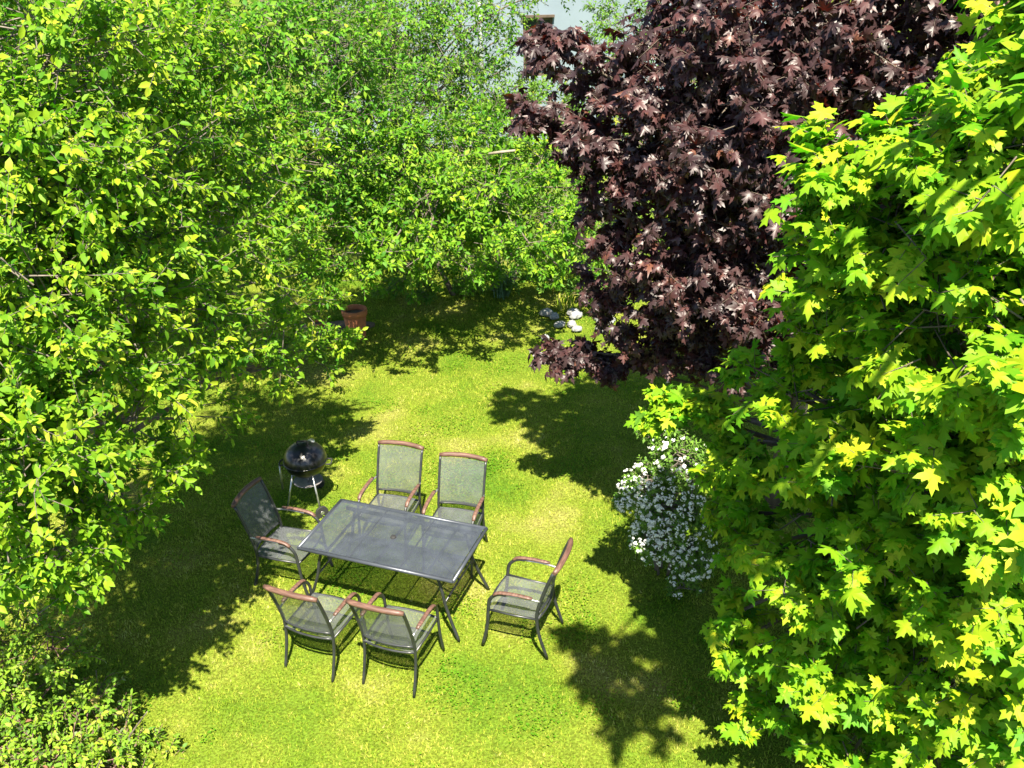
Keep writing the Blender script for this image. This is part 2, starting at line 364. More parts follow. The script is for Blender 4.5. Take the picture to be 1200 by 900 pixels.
def sprays(blobs, branches, twigs, leaves, twig_len, leaf_len, up=.9, outw=.5, jit=.45, droop=.25, spread=.9, squash=.85, zmin=-.75, bstart=.35, shell=.62):
    """branch > twig > leaf skeletons filling each blob (x, y, z, r).  Returns leaf frames and woody segments"""
    pos, dr, nr, sc, seg, tid = [], [], [], [], [], []
    for bq in blobs:
        cx, cy, cz, r = bq[:4]
        c = np.array([cx, cy, cz]); nb = max(4, int(branches * r * r * (bq[4] if len(bq) > 4 else 1.0)))
        D = rand_dirs(nb, zmin); rad = r * rng.uniform(shell, 1.0, nb)
        tip = c + D * rad[:, None] * np.array([1, 1, squash]); base = c + D * (r * .12) + rng.normal(0, .22, (nb, 3)) * r
        seg.append((base, tip, np.full(nb, .007), np.full(nb, .0025)))
        nt = twigs
        t = rng.uniform(bstart, 1.0, (nb, nt)); t[:, 0] = 1.0
        st = base[:, None] + (tip - base)[:, None] * t[..., None]
        bd = nrm(tip - base)[:, None]
        td = nrm(bd * .8 + rng.normal(0, 1, (nb, nt, 3)) * .62 + np.array([0, 0, .18]))
        ln = twig_len * min(1.0, .4 + 1.2 * r) * rng.uniform(.55, 1.2, (nb, nt))
        en = st + td * ln[..., None]
        st, en, td, ln = st.reshape(-1, 3), en.reshape(-1, 3), td.reshape(-1, 3), ln.ravel()
        seg.append((st, en, np.full(len(st), .0035), np.full(len(st), .0015)))
        m = len(st); u = (np.arange(leaves) + .5) / leaves
        u = np.clip(u[None] + rng.uniform(-.4, .4, (m, leaves)) / leaves, .02, 1.0); u[:, -1] = 1.0
        P = st[:, None] + (en - st)[:, None] * u[..., None]
        a = np.where(np.abs(td[:, 2:3]) < .9, np.array([[0, 0, 1.0]]), np.array([[1.0, 0, 0]]))
        e1 = nrm(np.cross(td, a)); e2 = np.cross(td, e1)
        ph = rng.uniform(0, 6.28, (m, 1)) + np.arange(leaves)[None] * 2.4 + rng.normal(0, .3, (m, leaves))
        side = e1[:, None] * np.cos(ph)[..., None] + e2[:, None] * np.sin(ph)[..., None]
        sp = np.full((m, leaves, 1), spread); sp[:, -1] = .15
        d = nrm(td[:, None] * .7 + side * sp + np.array([0, 0, -droop]))
        o = nrm(P - c)
        nn = np.array([0, 0, up]) + o * outw + rng.normal(0, jit, P.shape)
        nn = nrm(nn - d * (nn * d).sum(-1, keepdims=True))
        pos.append(P.reshape(-1, 3)); dr.append(d.reshape(-1, 3)); nr.append(nn.reshape(-1, 3))
        sc.append((leaf_len * rng.uniform(.5, 1.25, (m, leaves))).ravel())
        tid.append(np.clip(np.repeat(rng.normal(.45, .17, m), leaves) + rng.normal(0, .14, m * leaves), 0, 1))
    P = np.concatenate(pos); ok = P[:, 2] > .03
    cat = lambda q: np.concatenate(q)[ok]
    return dict(P=P[ok], d=cat(dr), n=cat(nr), s=cat(sc), t=cat(tid), seg=[np.concatenate([q[k] for q in seg]) for k in range(4)])

def cull(L, keep):
    for k in ('P', 'd', 'n', 's', 't'): L[k] = L[k][keep]
    return L

def leaf_mesh(name, L, shapes, mat, smooth=False):
    n = len(L['P']); which = rng.integers(0, len(shapes), n); Vs, Fs, Ts, off = [], [], [], 0
    for k, (V, F) in enumerate(shapes):
        i = np.where(which == k)[0]
        if len(i) == 0: continue
        s, d, nn = np.cross(L['d'][i], L['n'][i]), L['d'][i], L['n'][i]
        R = np.stack([s, d, nn], 1)                       # (m,3 axes,3)
        W = L['P'][i][:, None] + L['s'][i][:, None, None] * np.einsum('va,mac->mvc', V, R)
        Vs.append(W.reshape(-1, 3)); Fs.append((F[None] + off + (np.arange(len(i)) * len(V))[:, None, None]).reshape(-1, 3))
        Ts.append((L['t'][i][:, None] + VT.get(len(V), np.zeros(len(V)))[None]).clip(0, 1).ravel()); off += len(i) * len(V)
    return mesh_np(name, np.concatenate(Vs), np.concatenate(Fs), mat, np.concatenate(Ts), smooth)

def twig_mesh(name, seg, mat, n=3):
    A, B, ra, rb = seg; t = nrm(B - A)
    a = np.where(np.abs(t[:, 2:3]) < .9, np.array([[0, 0, 1.0]]), np.array([[1.0, 0, 0]]))
    e1 = nrm(np.cross(t, a)); e2 = np.cross(t, e1); m = len(A)
    V = np.zeros((m, 2 * n, 3))
    for k in range(n):
        o = e1 * math.cos(2 * math.pi * k / n) + e2 * math.sin(2 * math.pi * k / n)
        V[:, k] = A + o * ra[:, None]; V[:, n + k] = B + o * rb[:, None]
    q = np.array([(k, (k + 1) % n, n + (k + 1) % n, n + k) for k in range(n)])
    F = (q[None] + (np.arange(m) * 2 * n)[:, None, None]).reshape(-1, 4)
    return mesh_np(name, V.reshape(-1, 3), F, mat, smooth=True)

ZB = {}      # nearest leaf per 7 px cell, over all plants
def seen_note(key, L):
    px, py, d = project(L['P']); ok = (px > 0) & (px < 1200) & (py > 0) & (py < 900)
    L['scr'] = (px, py, d, ok); L['cell'] = (px // 7).astype(int) * 200 + (py // 7).astype(int)
PLANTS = []
def plant(name, label, cat, base, L, shapes, leafmat, woodmat, trunks=(), limbs=(), group=None, single=False, smooth=False, crown='crown', twigs=True, low=None):
    root = empty(name, base); tag(root, label, cat, group)
    PLANTS.append(dict(root=root, L=L, shapes=shapes, mat=leafmat, wood=woodmat, single=single, smooth=smooth, crown=crown, twigs=twigs, low=low))
    seen_note(name, L)
    inv = Vector(base)
    for pts, rad in trunks:
        MB().tube([Vector(p) - inv for p in smooth_path(pts, 5)], list(np.interp(np.linspace(0, 1, 5 * (len(pts) - 1) + 1), np.linspace(0, 1, len(rad)), rad)), 9).build('trunk', M['bark'], root)
    for pts, rad in limbs:
        k = 4; sp = smooth_path(pts, k)
        MB().tube([Vector(p) - inv for p in sp], list(np.linspace(rad[0], rad[1], len(sp))), 6).build('limb', M['bark'], root)
    return root

def finish_plants():
    best = {}
    zmin = np.full(200 * 200, 1e9)
    for p in PLANTS:
        px, py, d, ok = p['L']['scr']; c = p['L']['cell'][ok]; np.minimum.at(zmin, c, d[ok])
    for p in PLANTS:
        L, base = p['L'], np.array(p['root'].location)
        rest = np.ones(len(L['P']), bool)
        if p['single']:
            px, py, d, ok = L['scr']; c = np.where(ok, L['cell'], 0)
            vis = ok & (d <= zmin[c] + .03); size = np.where(vis, L['s'] / d, 0)
            pick = np.argsort(-size)[:300]; pick = pick[size[pick] > 0]; rest[pick] = False
            nv = 6; protos = []
            for q, (V, F) in enumerate(p['shapes']):
                for b in range(3):
                    protos.append(mesh_np('leaf', V, F, p['mat'], (.25 + .22 * b + VT.get(len(V), np.zeros(len(V)))).clip(0, 1), p['smooth']))
            for i in pick:
                me = protos[int(rng.integers(0, len(p['shapes']))) * 3 + int(np.clip((L['t'][i] - .14) / .22, 0, 2))]
                o = link('leaf', me, p['root']); s, dd, nn = np.cross(L['d'][i], L['n'][i]), L['d'][i], L['n'][i]; k = L['s'][i]
                q = L['P'][i] - base
                o.matrix_local = Matrix(((s[0] * k, dd[0] * k, nn[0] * k, q[0]), (s[1] * k, dd[1] * k, nn[1] * k, q[1]), (s[2] * k, dd[2] * k, nn[2] * k, q[2]), (0, 0, 0, 1)))
        px, py, d, ok = L['scr']; front = ok & (d <= zmin[np.where(ok, L['cell'], 0)] + .45)
        if p['low'] is None: groups = [(rest, p['shapes'], p['crown'])]
        else: groups = [(rest & front, p['shapes'], p['crown']), (rest & ~front, p['low'], 'inner_' + p['crown'])]
        for sel, shp, nm in groups:
            R = {k: L[k][sel] for k in ('d', 'n', 's', 't')}; R['P'] = L['P'][sel] - base
            tag(link(nm, leaf_mesh(nm, R, shp, p['mat'], p['smooth']), p['root']), kind='stuff')
        if p['twigs']:
            A, B, ra, rb = L['seg']
            tag(link('twigs', twig_mesh('twigs', (A - base, B - base, ra, rb), p['wood']), p['root']), kind='stuff')

def limbs_for(base, top, blobs, r0=.045, frac=.75):
    out = []
    b, t = np.array(base), np.array(top)
    for bq in blobs:
        x, y, z, r = bq[:4]
        h = np.clip((z - base[2]) * .55 / max(top[2] - base[2], .1), .25, 1.0)
        s = b + (t - b) * h; e = np.array([x, y, z])
        mid = (s + e) / 2 + np.array([0, 0, .12 * np.linalg.norm(e - s)]) + rng.normal(0, .08, 3)
        out.append(([s, mid, e], (r0, .012)))
    return out

def B(px, py, Y, r, k=1.0): p = at(px, py, Y); return (p[0], p[1], p[2], r, k)

# ------------------------------------------------------------------ trees and shrubs
def leaf_star(droop=.35):
    half = [(.40, -.05), (.32, .12), (.70, .42), (.22, .48), (.22, .76)]
    P = np.array([(0, .02)] + half + [(0, 1.08)] + [(-x, y) for x, y in reversed(half)] + [(0, .30)])
    z = -droop * ((P - [0, .3]) ** 2).sum(1) - .15 * np.abs(P[:, 0])
    return np.concatenate([P, z[:, None]], 1), np.array([(12, k, (k + 1) % 12) for k in range(12)])
ml = [leaf_star(.25), leaf_star(.5)]
oval = [leaf_oval(.1, .15, .46), leaf_oval(.25, .25, .42), leaf_oval(.35, .05, .50), leaf_oval(.02, .3, .44)]
kite = [leaf_kite(.1, .2, .48), leaf_kite(.3, .1, .55), leaf_kite(.2, .3, .42)]
# near plum tree over the shaded part of the lawn
bA = [B(40, 640, 5.3, .55), B(110, 600, 5.8, .5), B(30, 690, 5.2, .38), B(25, 520, 5.3, .75), B(150, 520, 6.4, .62, .55), B(215, 490, 7.2, .55, .45), B(90, 420, 6.0, .85),
      B(200, 390, 7.2, .85, .5), B(290, 410, 8.3, .62, .45), B(320, 430, 8.8, .35, .6), B(350, 420, 9.2, .48, .5), B(385, 400, 9.9, .34, .8), B(408, 405, 9.9, .22), B(20, 330, 5.8, .9), B(120, 290, 6.8, 1.0), B(240, 290, 8.0, .9, .5),
      B(330, 320, 9.3, .75, .4), B(40, 210, 6.4, 1.0), B(160, 180, 7.6, 1.0), B(270, 200, 8.8, .9), B(60, 60, 6.8, 1.0), B(-80, 400, 5.6, 1.0), B(-60, 200, 6.3, 1.0), B(170, 60, 8.2, .9), B(-70, 560, 5.2, .8)]
LA = sprays(bA, 76, 7, 10, .22, .073, up=.85, outw=.5, jit=.45, droop=.2)
baseA = (-4.9, 8.0, 0); topA = (-4.6, 7.6, 3.2)
plant('plum_tree', 'leafy yellow-green fruit tree overhanging the lawn beside the kettle grill', 'tree', baseA, LA, oval, M['plum_leaf'], M['twig'],
      [([baseA, (-4.95, 7.9, .9), (-4.75, 7.75, 2.0), topA], (.15, .12, .10, .06))], limbs_for(baseA, topA, bA), single=True, low=kite)
# second fruit tree behind it
bB = [B(60, 110, 11, 1.5), B(210, 130, 11.5, 1.4), B(330, 160, 11.8, 1.2), B(120, 20, 11.5, 1.5), B(280, 40, 12, 1.4), B(390, 70, 12.5, 1.1), B(330, 260, 11.8, 1.0),
      B(400, 200, 12.5, .8), B(395, 300, 12.2, .75), B(420, 120, 13, .9), B(360, 370, 11.6, .55), B(-40, 60, 10.5, 1.5), B(250, 240, 11, 1.2)]
LB = sprays(bB, 36, 7, 9, .28, .088, up=.75, outw=.5, jit=.5)
baseB = (-5.4, 12.4, 0); topB = (-4.9, 12.2, 4.0)
plant('fruit_tree', 'tall dense green fruit tree standing behind the plum tree, above the terracotta pot', 'tree', baseB, LB, kite, M['tall_leaf'], M['twig'],
      [([baseB, (-5.4, 12.4, 1.2), (-5.1, 12.3, 2.6), topB], (.17, .14, .11, .06))], limbs_for(baseB, topB, bB))
# open-crowned tree in front of the house
bC = [B(470, 60, 17, 1.0), B(430, 20, 17, 1.1), B(520, 100, 17.5, .7), B(540, 30, 18, .75), B(480, 130, 16.5, .9), B(585, 15, 18, .55), B(500, -20, 18, 1.0), B(640, -12, 18, .55), B(570, 120, 17.5, .6), B(420, 110, 16, 1.1), B(525, 65, 17.2, .6), B(560, 75, 17.8, .5), B(505, 30, 17.6, .6), B(600, 75, 18, .4), B(578, 50, 18, .4), B(545, 95, 18, .5)]
LC = sprays(bC, 40, 6, 8, .38, .085, up=.5, outw=.4, jit=.7)
baseC = (-2.1, 17.6, 0); topC = (-1.9, 17.6, 4.6)
plant('garden_tree', 'open-crowned light green tree with house wall showing through gaps', 'tree', baseC, LC, kite, M['tall_leaf'], M['twig'],
      [([baseC, (-2.15, 17.6, 1.6), (-2.0, 17.6, 3.2), topC], (.11, .09, .07, .04))], limbs_for(baseC, topC, bC, .018))
# lilac hedge shrubs at the end of the lawn
bD = [B(430, 265, 12.6, .75), B(500, 240, 12.6, .85), B(580, 235, 12.9, .85), B(645, 260, 13.3, .65), B(680, 290, 13.8, .5), B(470, 180, 13.2, .85), B(545, 165, 13.6, .85), B(620, 190, 13.8, .7), B(410, 190, 13.0, .8),
      B(470, 300, 12.3, .5, .6), B(535, 300, 12.3, .5, .6), B(600, 300, 12.8, .45, .6), B(655, 312, 13.4, .38), B(425, 310, 12.4, .42), B(500, 270, 13.6, .9), B(600, 270, 14.0, .9), B(440, 240, 13.8, 1.0),
      B(500, 285, 11.6, .32, .6), B(565, 280, 11.9, .32, .6), B(450, 298, 11.5, .28, .6), B(620, 285, 12.4, .35, .6), B(480, 310, 14.6, .7), B(560, 315, 15.0, .6), B(640, 318, 15.2, .5), B(700, 325, 15.4, .5), B(670, 220, 14.6, .6)]
LD = sprays(bD, 42, 7, 9, .23, .094, up=.7, outw=.6, jit=.45, droop=.1)
baseD = (-.5, 14.3, 0); topD = (-.5, 14.2, 1.4)
rootD = plant('lilac_shrub', 'broad bright green shrub closing off the far end of the lawn', 'shrub', baseD, LD, kite, M['lilac_leaf'], M['twig'],
      [([(-.5 + dx, 14.4 + dy, 0), (-.5 + dx * 1.6, 14.4 + dy, .7), (-.5 + dx * 2.4, 14.3 + dy, 1.5)], (.05, .04, .03)) for dx, dy in ((-.5, 1.2), (-.2, 1.5), (.2, 1.4), (.5, 1.5))],
      limbs_for((-.5, 15.8, .8), (-.5, 15.6, 1.9), bD, .02))
# pale shrub behind the purple maple
bE = [B(630, 125, 19, .9), B(690, 120, 19.5, .9), B(600, 150, 18.5, .6), B(720, 190, 18.5, .8), B(790, 130, 19, 1.0), B(870, 120, 19, 1.0), B(980, 100, 19, 1.2), B(760, 240, 17.5, .8), B(1060, 100, 18, 1.2), B(860, 220, 17.5, 1.1)]
LE = sprays(bE, 20, 6, 9, .32, .10, up=.8, outw=.4)
baseE = (2.2, 19.6, 0); topE = (2.2, 19.6, 1.6)
plant('pale_shrub', 'pale yellow-green shrub glimpsed between house wall and purple maple', 'shrub', baseE, LE, kite, M['pale_leaf'], M['twig'],
      [([baseE, (2.15, 19.6, .8), topE], (.06, .05, .03))], limbs_for(baseE, topE, bE, .025))
bF = [B(730, 35, 24, 1.1), B(700, 70, 24, .7), B(770, 60, 24, 1.0), B(760, 5, 24.5, .9), B(820, 40, 24, 1.2)]
LF = sprays(bF, 22, 6, 9, .3, .11, up=.8, outw=.5)
baseF = (3.3, 24.2, 0); topF = (3.3, 24.2, 1.8)
plant('garden_bush', 'round fresh green bush standing against the pale house wall', 'bush', baseF, LF, kite, M['far_leaf'], M['twig'],
      [([baseF, (3.3, 24.2, .9), topF], (.07, .06, .04))], limbs_for(baseF, topF, bF, .025))
bH = [B(440, 170, 17.0, .9), B(510, 160, 17.2, .9), B(580, 160, 17.4, .9), B(650, 175, 17.4, .9), B(720, 200, 17.4, .9), B(480, 230, 16.6, .9), B(560, 230, 16.8, .9), B(640, 235, 16.8, .9), B(710, 250, 16.8, .9),
      B(400, 290, 16.2, .8), B(470, 290, 16.2, .7), B(540, 295, 16.3, .65), B(610, 298, 16.4, .6), B(680, 300, 16.5, .6), B(740, 300, 16.5, .7), B(400, 220, 16.6, 1.0), B(610, 130, 18.0, .8), B(680, 140, 18.2, .7), B(540, 118, 18.5, .7), B(590, 105, 19, .55), B(480, 100, 18, .9), B(430, 70, 19, 1.2)]
LH = sprays(bH, 26, 6, 8, .28, .10, up=.8, outw=.5)
baseH = (.1, 17.4, 0); topH = (.1, 17.4, 1.2)
plant('hedge_shrub', 'leafy mid-green hedge standing behind the broad shrub at the lawn end', 'hedge', baseH, LH, kite, M['far_leaf'], M['twig'],
      [([(dx, 17.4, 0), (dx + .1, 17.4, .6), (dx, 17.3, 1.3)], (.04, .035, .02)) for dx in (-1.6, -.5, .6, 1.7)], limbs_for(baseH, topH, bH, .018))
# backdrop trees left of the house
for k, (x, y, z, r, lab) in enumerate([(-10.5, 16.5, 4.6, 2.6, 'dense green tree at the back, beyond the two fruit trees and farthest from the house'),
                                        (-6.6, 18.2, 4.2, 2.5, 'dense green tree at the back, between the fruit trees and the house corner'),
                                        (-3.9, 20.5, 3.6, 1.6, 'slim green tree at the back, close behind the open-crowned tree')]):
    bb = [(x + rng.uniform(-.6, .6) * r, y + rng.uniform(-.5, .5) * r, z + rng.uniform(-.9, .7) * r, r * .62) for _ in range(11)]
    Lg = sprays(bb, 12, 6, 8, .4, .14, up=.7, outw=.5)
    bs = (x, y, 0)
    plant('background_tree', lab, 'tree', bs, Lg, kite, M['far_leaf'], M['twig'], [([bs, (x, y, z * .5), (x + .1, y, z)], (.15, .12, .06))], limbs_for(bs, (x + .1, y, z), bb), group='trees at the back of the garden')
# purple maple
bR = [B(640, 58, 8.8, .22), B(632, 46, 8.8, .10), B(668, 52, 8.7, .15), B(690, 75, 8.6, .24), B(745, 100, 8.5, .30), B(640, 135, 8.6, .28), B(700, 160, 8.3, .42), B(790, 60, 8.4, .55), B(870, 40, 7.9, .7), B(960, 60, 7.5, .7), B(1050, 45, 7.3, .7), B(1130, 25, 7.4, .6),
      B(780, 150, 8.1, .55), B(860, 140, 7.7, .7), B(940, 160, 7.4, .65), B(725, 225, 8.2, .38), B(790, 235, 7.9, .55), B(870, 230, 7.5, .65), B(735, 300, 8.2, .36), B(800, 320, 7.8, .5), B(870, 320, 7.6, .55),
      B(735, 365, 8.3, .36), B(690, 412, 8.6, .17), B(655, 418, 8.7, .12), B(640, 412, 8.75, .12), B(720, 430, 8.5, .14), B(678, 428, 8.6, .1), B(740, 412, 8.4, .22), B(690, 190, 8.4, .26), B(705, 245, 8.3, .24), B(715, 290, 8.3, .24), B(665, 150, 8.5, .22), B(690, 115, 8.6, .2), B(620, 130, 8.7, .16), B(1120, 40, 7.4, .6), B(1190, 5, 7.4, .6), B(800, 395, 8.0, .4), B(860, 385, 7.8, .4),
      B(770, 345, 7.9, .42), B(840, 350, 7.6, .45), B(705, 330, 8.4, .25), B(770, 395, 8.2, .3), B(790, 420, 8.5, .35, .7), B(850, 425, 8.3, .45, .7), B(900, 420, 8.1, .45, .7), B(710, 425, 8.5, .16), B(850, 420, 7.8, .3), B(850, 100, 9.2, 1.1), B(980, 120, 9.0, 1.2), B(880, 250, 8.8, 1.0), B(800, 200, 9.2, .8), B(1000, 250, 8.6, 1.0), (2.6, 8.6, 6.3, 1.0), (3.4, 8.4, 6.6, 1.1)]
LR = sprays(bR, 60, 5, 6, .24, .106, up=.45, outw=.75, jit=.5, droop=.75, spread=.8)
mp = [leaf_maple(.45, .25, .92, 1), leaf_maple(.7, .35, .82, 2), leaf_maple(.25, .45, .85, 3), leaf_maple(1.0, .2, .85, 10), leaf_maple(-.1, .6, .9, 11)]
baseR = (3.0, 8.9, 0); topR = (2.9, 8.7, 4.6)
plant('purple_maple', 'maple tree with dark purple-red leaves behind the white-flowering shrub', 'tree', baseR, LR, mp, M['purple_leaf'], M['bark'],
      [([baseR, (3.05, 8.9, 1.5), (2.95, 8.8, 3.0), topR], (.16, .13, .10, .06))], limbs_for(baseR, topR, bR, .026), single=True, smooth=True, low=ml)
# bright green maple close to the balcony
bM = [B(1170, 120, 4.9, .36), B(1215, 70, 4.8, .3), B(1100, 165, 5.0, .34), B(1010, 195, 5.1, .36), B(985, 240, 5.3, .22), B(1180, 200, 4.5, .55), B(1080, 260, 4.8, .48), B(985, 300, 5.1, .36),
      B(935, 375, 5.4, .26), B(1010, 390, 5.0, .45), B(1110, 370, 4.5, .55), B(1190, 400, 4.2, .55), B(890, 440, 5.7, .24), B(945, 460, 5.3, .42), B(790, 478, 6.5, .2), B(818, 472, 6.45, .14), B(772, 488, 6.55, .12), B(832, 500, 6.3, .16), B(850, 510, 6.2, .20),
      B(865, 560, 5.9, .26), B(1000, 540, 4.9, .45), B(1100, 520, 4.5, .55), B(1195, 560, 4.2, .55), B(930, 560, 5.5, .34), B(890, 640, 5.6, .26), B(950, 650, 5.2, .48), B(1060, 650, 4.7, .55),
      B(1160, 680, 4.4, .6), B(860, 720, 5.5, .2), B(885, 785, 5.3, .25), B(905, 850, 5.1, .28), B(990, 770, 5.0, .5), B(1090, 790, 4.7, .6), B(1190, 800, 4.4, .65), B(1000, 880, 4.9, .45), B(945, 890, 5.0, .3), B(870, 750, 5.5, .2), B(1000, 700, 4.9, .4), B(865, 600, 5.8, .24), B(1120, 900, 4.6, .6),
      B(1250, 200, 4.6, .7), B(1270, 450, 4.4, .8), B(1270, 700, 4.3, .8),
      (3.2, 6.0, 1.6, .9), (3.0, 6.0, 3.0, .9), (3.2, 5.9, 4.4, .8), (3.4, 5.8, 5.6, .7), (2.7, 6.2, 2.2, .5), (2.7, 6.1, 3.4, .45),
      (1.25, 2.3, 7.3, .34), (1.65, 2.05, 7.5, .45), (1.42, 1.85, 7.3, .34), (1.58, 1.5, 7.3, .34)]
LM = sprays(bM, 84, 5, 5, .18, .118, shell=.75, up=1.0, outw=.7, jit=.22, droop=.45, spread=.9, squash=.8)
mg = [leaf_maple(.25, .10, 1.0, 4), leaf_maple(.45, .18, .96, 5), leaf_maple(.10, .25, 1.0, 6), leaf_maple(.35, .02, 1.04, 7), leaf_maple(.75, .30, .95, 8), leaf_maple(-.15, .45, .92, 9)]
baseM = (3.35, 6.0, 0); topM = (3.1, 5.3, 6.8)
plant('green_maple', 'large maple tree with bright yellow-green pointed leaves next to the balcony', 'tree', baseM, LM, mg, M['maple_leaf'], M['bark'],
      [([baseM, (3.4, 6.0, 2), (3.3, 5.8, 4.2), topM], (.19, .16, .12, .07))], limbs_for(baseM, topM, bM), single=True, smooth=True, low=ml)
# bramble thicket
bK = [B(15, 740, 5.9, .32), B(60, 770, 5.9, .36), B(30, 830, 5.7, .42), B(100, 830, 5.8, .34), B(150, 860, 5.7, .26), B(70, 890, 5.4, .42), B(190, 885, 5.55, .18), B(-40, 800, 5.7, .5), B(130, 910, 5.3, .35), B(-20, 900, 5.3, .5)]
LK = sprays(bK, 170, 6, 9, .16, .050, up=.9, outw=.4, jit=.45, zmin=-.4)
baseK = (-3.6, 5.6, 0)
plant('bramble_bush', 'low tangled bramble bush with small leaves and reddish stems at the lawn edge', 'bush', baseK, LK, oval, M['bramble_leaf'], M['red_twig'],
      [([(-3.6 + dx, 5.6 + dy, 0), (-3.6 + dx * 1.5, 5.6 + dy * 1.4, .22), (-3.6 + dx * 2.0, 5.6 + dy * 1.6, .42)], (.010, .008, .004)) for dx, dy in ((-.4, .1), (.3, 0), (0, .3), (.2, -.3), (-.2, -.2))])
# white flowering shrub
bW = [B(790, 600, 7.5, .36), B(760, 570, 7.6, .26), B(770, 630, 7.4, .26), B(810, 650, 7.3, .24), B(800, 540, 7.7, .30), B(770, 500, 8.0, .22), B(790, 470, 8.0, .2), B(735, 585, 7.5, .12), B(800, 685, 7.35, .16)]
LW = sprays(bW, 560, 6, 8, .10, .044, up=.6, outw=.6, jit=.5, droop=.3)
baseW = (1.5, 7.75, 0)
rootW = plant('spirea_shrub', 'arching shrub covered in small white blossom clusters at the lawn edge', 'shrub', baseW, LW, kite, M['spirea_leaf'], M['twig'],
      [([(1.5 + dx * .3, 7.75 + dy * .3, 0), (1.5 + dx * .8, 7.75 + dy, .6), (1.5 + dx * 1.2, 7.7 + dy * 1.3, 1.2)], (.014, .011, .006)) for dx, dy in ((-.2, .1), (.2, 0), (0, .2), (.15, -.2), (-.15, -.15))])
finish_plants()

# blossom heads: small domes of petals, each its own piece
def blossom_mesh(seed):
    r = np.random.default_rng(seed); Vs, Fs, Ts, off = [], [], [], 0
    for k in range(16):
        z = r.uniform(.0, 1); a = r.uniform(0, 6.28); s = math.sqrt(1 - z * z)
        c = np.array([s * math.cos(a), s * math.sin(a), z * .8]); n_ = nrm(c + r.normal(0, .2, 3))
        e1 = nrm(np.cross(n_, [0.3, .2, 1])); e2 = np.cross(n_, e1); rad = .42
        P = [c + .06 * n_] + [c + rad * (e1 * math.cos(t) + e2 * math.sin(t)) * (1 if q % 2 else .62) for q, t in enumerate(np.linspace(0, 2 * np.pi, 10, endpoint=False))]
        Vs.append(np.array(P)); Fs.append(np.array([(0, q + 1, (q + 1) % 10 + 1) for q in range(10)]) + off); Ts.append(np.full(11, r.uniform(0, 1))); off += 11
    return mesh_np('blossom', np.concatenate(Vs), np.concatenate(Fs), M['petal'], np.concatenate(Ts))
bl = [blossom_mesh(s) for s in range(4)]
cnt = 0
for (x, y, z, r, _k), nbl in zip(bW, (104, 46, 58, 36, 24, 8, 3, 14, 7)):
    for k in range(nbl):
        D = nrm(np.array([rng.normal(-.35, .8), rng.normal(-.7, .7), rng.normal(.25, .7)]))
        o = link('blossom', bl[k % 4], rootW); c = Vector((x, y, z)) + Vector(D) * r * float(rng.uniform(.85, 1.12)) - Vector(baseW)
        o.location = c; s = float(rng.uniform(.016, .028)); o.scale = (s, s, s)
        o.rotation_euler = Vector(D).to_track_quat('Z', 'Y').to_euler()

FV, FF, FT, off = [], [], [], 0
for (x, y, z, r, _k), nbl in zip(bW, (130, 60, 80, 50, 20, 4, 0, 14, 8)):
    for k in range(nbl):
        D = nrm(np.array([rng.normal(-.3, .9), rng.normal(-.5, .9), rng.normal(.2, .8)])); c = np.array([x, y, z]) + D * r * rng.uniform(.8, 1.15) - np.array(baseW)
        for q in range(5):
            e = nrm(D + rng.normal(0, .7, 3)); a1 = nrm(np.cross(e, [.3, .2, 1])); a2 = np.cross(e, a1); p0 = c + e * .012; w_ = .009
            FV += [p0 + a1 * w_, p0 + a2 * w_, p0 - a1 * w_, p0 - a2 * w_]; FF += [(off, off + 1, off + 2), (off, off + 2, off + 3)]; FT += [rng.uniform(0, 1)] * 4; off += 4
tag(link('small_blossom', mesh_np('small_blossom', np.array(FV), np.array(FF), M['petal'], np.array(FT)), rootW), kind='stuff')

# ------------------------------------------------------------------ small planting and stones at the end of the lawn
def blade_tuft(name, label, base, nbl, h, mat):
    V, F, T = [], [], []
    for k in range(nbl):
        a = rng.uniform(0, 6.28); ln = h * rng.uniform(.6, 1.1); out = ln * rng.uniform(.3, .8)
        d = np.array([math.cos(a), math.sin(a), 0]); s = np.array([-math.sin(a), math.cos(a), 0]) * .009
        b = np.array([rng.normal(0, .06), rng.normal(0, .06), 0]); m = b + d * out * .4 + np.array([0, 0, ln * .75]); e = b + d * out + np.array([0, 0, ln * .7])
        i = len(V); V += [b - s, b + s, m + s, m - s, e]; F += [(i, i + 1, i + 2), (i, i + 2, i + 3), (i + 3, i + 2, i + 4)]; T += [rng.uniform(0, 1)] * 5
    o = link(name, mesh_np(name, np.array(V), np.array(F), mat, np.array(T))); o.location = base; tag(o, label, 'plant'); return o
blade_tuft('daylily_plant', 'blue-green tuft of strap leaves at the foot of the broad shrub', (at(588, 334, 15.6)[0], 15.5, 0), 90, .55, M['iris'])
blade_tuft('daylily_plant', 'smaller grassy tuft of strap leaves near the pale stones', (.95, 14.9, 0), 60, .35, M['grass'])

def perennial(x, y, r, n_):
    bs = (x, y, 0.0); L = sprays([(x, y, r * .55, r)], n_ / (r * r), 5, 6, .10, .07, zmin=-.2, up=.8, outw=.6)
    root = empty('perennial_plant', bs); tag(root, 'low leafy green perennial clump at the foot of the broad shrub', 'plant', 'perennials along the shrub foot')
    L['P'] = L['P'] - np.array(bs); A, B_, ra, rb = L['seg']
    tag(link('foliage', leaf_mesh('foliage', L, kite, M['far_leaf']), root), kind='stuff')
    link('stems', twig_mesh('stems', (A - np.array(bs), B_ - np.array(bs), ra * .6, rb), M['twig']), root)
for (x, y, r) in ((-1.5, 15.3, .34), (-.75, 15.5, .3), (.05, 15.7, .36), (.75, 15.6, .38), (1.25, 15.1, .30), (1.7, 14.8, .34), (-2.1, 15.4, .36)): perennial(x, y, r, 26)

